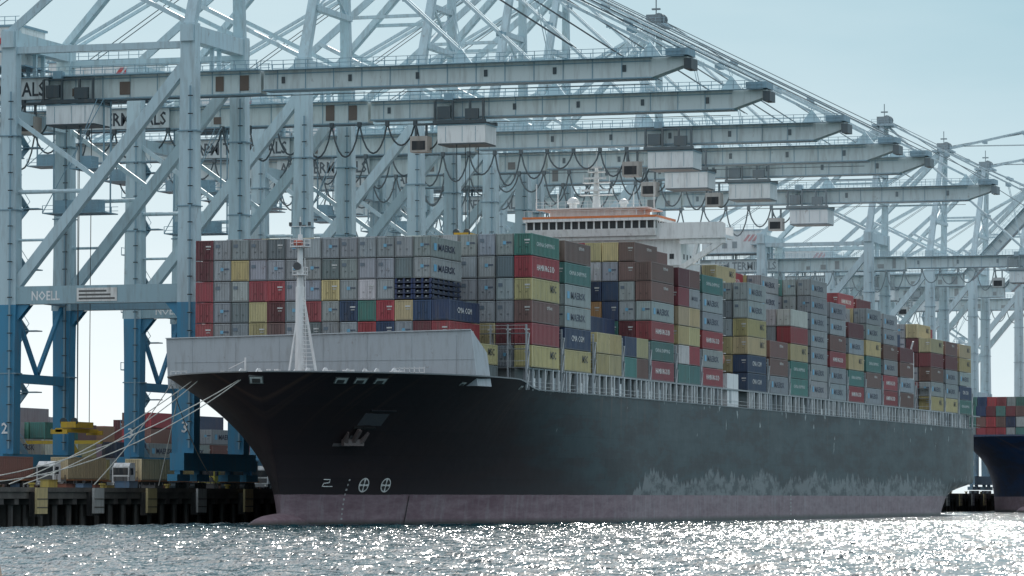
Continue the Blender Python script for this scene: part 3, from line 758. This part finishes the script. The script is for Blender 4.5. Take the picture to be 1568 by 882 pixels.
for i in range(44):
    x=random.uniform(-50,-28.5); y=random.uniform(-25,150); c=random.choice([(.5,.38,.1),(.1,.1,.1),(.3,.12,.08),(.12,.2,.3),(.45,.45,.42)])
    w,l,h=random.uniform(.8,2.2),random.uniform(1,3.5),random.uniform(.6,1.5)
    mb.box(x,y,4.42,x+w,y+l,4.42+h*.8,c); mb.box(x-.06,y-.06,4.42+h*.8,x+w+.06,y+l+.06,4.42+h*.9,tuple(v*.6 for v in c))
    for a in (0,w-.1):
        for b_ in (0,l-.1): mb.box(x+a,y+b_,4.42+h*.9,x+a+.1,y+b_+.1,4.42+h*1.3,(.08,.08,.08))
mb.obj('gear_bins',M_misc)
for x,y in ((-46,-8),(-45,22),(-45.5,100)):
    mb=MB()
    for k in range(3):
        z=4.45+k*1.0; mb.box(x-6,y,z+.2,x+6,y+13,z+.75,(.16,.10,.08)); 
        for a in np.arange(-5.8,6,1.9): mb.box(x+a,y-.04,z,x+a+.25,y+13.04,z+.9,(.10,.07,.06))
    mb.obj('hatch_cover_pile',M_misc)

def rock(name,loc,sc,seed,mat,sub=3):
    import bmesh
    from mathutils import noise as mn
    bm=bmesh.new(); bmesh.ops.create_icosphere(bm,subdivisions=sub,radius=1)
    for v in bm.verts:
        p=v.co.copy(); k=1+.35*mn.noise(p*1.3+Vector((seed,0,0)))+.15*mn.noise(p*4+Vector((0,seed,0)))+.05*mn.noise(p*11)
        v.co=Vector((p.x*sc[0],p.y*sc[1],p.z*sc[2]))*k
    me=bpy.data.meshes.new(name); bm.to_mesh(me); bm.free(); me.materials.append(mat)
    o=bpy.data.objects.new(name,me); o.location=loc; scene.collection.objects.link(o); return o
M_rock=conc_mat('boulder_stone',(.12,.09,.06),(.26,.2,.14),3)
rock('shore_bank',(169.8,-436,-.6),(16,14,1.9),3,M_rock,5)
rock('boulder',(157.3,-408.6,1.8),(1.05,1.0,1.2),4,M_rock,5)
rock('boulder',(156.3,-408.2,.2),(2.6,2.2,1.2),8,M_rock,4)
rock('boulder',(159.5,-413.5,.0),(2.2,2.4,1.2),12,M_rock,4)

# ---------------------------------------------------------------- yard
mb=MB()
for bx in (-74,-104,-134,-162,-200):
    for y0 in np.arange(-6,640,13.4):
        if (int(y0)//80)%4==3 and bx>-130: continue
        for c in range(6):
            n=random.choice([2,3,3,4,4,5]) if bx>-150 else random.choice([2,3,4,5])
            if random.random()<.08: n=0
            for k in range(n):
                key=random.choices('GRMBYNTWO',[30,20,14,12,4,6,4,6,4])[0]
                container(mb,bx-c*2.7,y0,4.42+k*2.6,12.19,2.6,key,y0<330,c==0 and y0<330)
mb.obj('shipping_container_stack',M_cont)
def truck(x,y,key,load=True,cabcol=(.75,.75,.73)):
    P=empty('container_truck'); g=4.42; mb=MB()
    mb.box(x-1.2,y,g+1.0,x+1.2,y+2.1,g+3.1,cabcol)
    mb.prism([(x-1.15,y+.1,g+3.1),(x-1.15,y+2.1,g+3.1),(x-1.15,y+2.1,g+3.6),(x-1.15,y+.6,g+3.6)],(2.3,0,0),cabcol)
    mb.box(x-1.05,y-.03,g+2.0,x+1.05,y-.001,g+2.95,WIN); mb.box(x+1.201,y+.4,g+2.0,x+1.22,y+1.4,g+2.9,WIN)
    mb.box(x-1.0,y-.05,g+1.15,x+1.0,y-.001,g+1.8,(.1,.1,.1)); mb.box(x-1.2,y-.25,g+.55,x+1.2,y-.02,g+1.0,(.3,.3,.3))
    for s in (-.95,.75): mb.box(x+s,y-.27,g+.7,x+s+.25,y-.25,g+.9,(.8,.8,.7))
    for s in (-1.45,1.25): mb.box(x+s,y+.1,g+2.0,x+s+.2,y+.25,g+2.7,DK)
    mb.box(x-.5,y+.3,g+.7,x+.5,y+17,g+1.15,(.12,.12,.12)); mb.box(x-1.2,y+4,g+1.15,x+1.2,y+17,g+1.35,(.3,.12,.05))
    for yy in (1.0,3.6,4.8,13.6,14.9):
        for s in (-1.2,.85): mb.tube((x+s,y+yy,g+.52),(x+s+.35,y+yy,g+.52),.52,14,(.02,.02,.02)); mb.tube((x+s-.01,y+yy,g+.52),(x+s+.36,y+yy,g+.52),.25,10,(.4,.4,.4))
    mb.obj('tractor_and_chassis',M_misc,P)
    if load:
        mb=MB(); container(mb,x-1.2,y+4.3,g+1.36,12.19,2.9,key,True,True,False); mb.obj('container',M_cont,P)
truck(-34,18,'Y'); truck(-34,42,'Y'); truck(-31.5,66,'K',cabcol=(.6,.5,.1)); truck(-40,66,'Y'); truck(-38,4,'B'); truck(-34,93,'O'); truck(-43,40,'Y',cabcol=(.6,.45,.1)); truck(-44,80,'G')
truck(-55,8,'O',cabcol=(.6,.45,.1)); truck(-38,118,'Y'); truck(-56,58,'B')
def reach(x,y):
    P=empty('reach_stacker'); g=4.42; mb=MB(); Yl=(.55,.38,.04)
    mb.box(x-2,y,g+.9,x+2,y+7,g+2.2,Yl); mb.box(x-.7,y+2.6,g+2.2,x+.7,y+4.4,g+4,(.15,.15,.15)); mb.beam((x+.9,y+6.5,g+3.2),(x+.9,y-1.5,g+8.5),.7,.8,Yl)
    mb.beam((x+.9,y+2,g+2),(x+.9,y+1.8,g+5.8),.35,.35,DK); mb.box(x-5,y-2.2,g+6.9,x+7,y-1.3,g+7.4,Yl); mb.box(x+.4,y-2.1,g+7.4,x+1.4,y-1.2,g+8.6,Yl)
    for yy in (1.2,5.9):
        for s in (-2.3,1.5): mb.tube((x+s,y+yy,g+.8),(x+s+.8,y+yy,g+.8),.8,14,(.02,.02,.02))
    mb.obj('body',M_misc,P)
reach(-66,95)
def lamp(x,y,h=30):
    mb=MB(); mb.tube((x,y,4.4),(x,y,h),.28,8,(.35,.36,.36),.14); mb.box(x-2,y-.3,h-.1,x+2,y+.3,h+.15,(.3,.3,.3))
    for d in (-1.7,-.6,.6,1.7): mb.box(x+d-.3,y-.6,h-.5,x+d+.3,y-.1,h-.1,(.25,.25,.25))
    mb.obj('yard_light_mast',M_misc)
lamp(-96,130,27); lamp(-96,250,27); lamp(-128,190,27); lamp(-96,420,30); lamp(-70,28,19)
def line(p,q,sag,name='mooring_line'):
    p=Vector(p);q=Vector(q); mb=MB()
    pts=[p.lerp(q,t)-Vector((0,0,sag*4*t*(1-t))) for t in np.linspace(0,1,14)]
    mb.path(pts,.065,5,(.5,.5,.45)); mb.obj(name,M_misc)
for p,q,s in (((-2.5,4.4,17.6),(-24.2,-31,5.0),2.2),((-2.2,4.2,17.6),(-24.2,-27,5.0),3.0),((-10,9.5,17.6),(-24.2,-10,5.0),1.4),((-11,10,17.6),(-24.2,-14,5.0),1.0),
              ((-17,18,17.5),(-24.2,10.8,5.0),.6),((-19.5,27,17.5),(-24.2,31.5,5.0),.4),((-18.5,22,17.5),(-24.2,52,5.0),1.5)):
    line(p,q,s)

# ---------------------------------------------------------------- camera, light, sky
cam=bpy.data.cameras.new('camera'); co_=bpy.data.objects.new('camera',cam); scene.collection.objects.link(co_); scene.camera=co_
cam.sensor_width=36; cam.lens=36*5975/1568; cam.clip_start=1; cam.clip_end=40000
co_.location=(169.8,-434,3.3)
vd=Vector((-.3,.954,math.tan(math.radians(3.09)))).normalized()
co_.rotation_euler=vd.to_track_quat('-Z','Y').to_euler()
az,el=math.radians(-9.5),math.radians(35)
S=Vector((math.sin(az)*math.cos(el),math.cos(az)*math.cos(el),math.sin(el)))
sl=bpy.data.lights.new('sun','SUN'); sl.energy=5; sl.angle=math.radians(.5); sl.color=(1,.96,.9)
so=bpy.data.objects.new('sun',sl); so.rotation_euler=S.to_track_quat('Z','Y').to_euler(); scene.collection.objects.link(so)
w=bpy.data.worlds.new('World'); scene.world=w; w.use_nodes=True; nt=w.node_tree; nt.nodes.clear()
out=N(nt,'ShaderNodeOutputWorld'); bg=N(nt,'ShaderNodeBackground'); sky=N(nt,'ShaderNodeTexSky',sky_type='NISHITA')
sky.sun_disc=False; sky.sun_elevation=el; sky.sun_rotation=az; sky.dust_density=1.0; sky.air_density=1.0; sky.ozone_density=1.0
tc=N(nt,'ShaderNodeTexCoord').outputs['Generated']; sp=N(nt,'ShaderNodeSeparateXYZ'); nt.links.new(tc,sp.inputs[0])
cl=noise(nt,mapping(nt,tc,(3,3,14)),1.2,5,.55)
zz=math_(nt,'ADD',sp.outputs[2],math_(nt,'MULTIPLY',math_(nt,'ADD',cl,-.5),-.10))
zz=math_(nt,'ADD',zz,math_(nt,'MULTIPLY',math_(nt,'ADD',sp.outputs[0],.3),.20))
low=mix(nt,ramp(nt,zz,.0,.16),(7.2,7.7,7.8),(2.9,4.5,5.2))
up=mix(nt,.55,mix(nt,1.0,sky.outputs[0],(1.8,1.7,1.6),'MULTIPLY'),(8.6,8.7,8.7))
c=mix(nt,ramp(nt,sp.outputs[2],.14,.4,(0,0,0,1),(1,1,1,1)),low,up)
nt.links.new(c,bg.inputs[0]); bg.inputs[1].default_value=.135; nt.links.new(bg.outputs[0],out.inputs[0])
scene.view_settings.view_transform='Standard'; scene.view_settings.look='None'; scene.view_settings.exposure=0
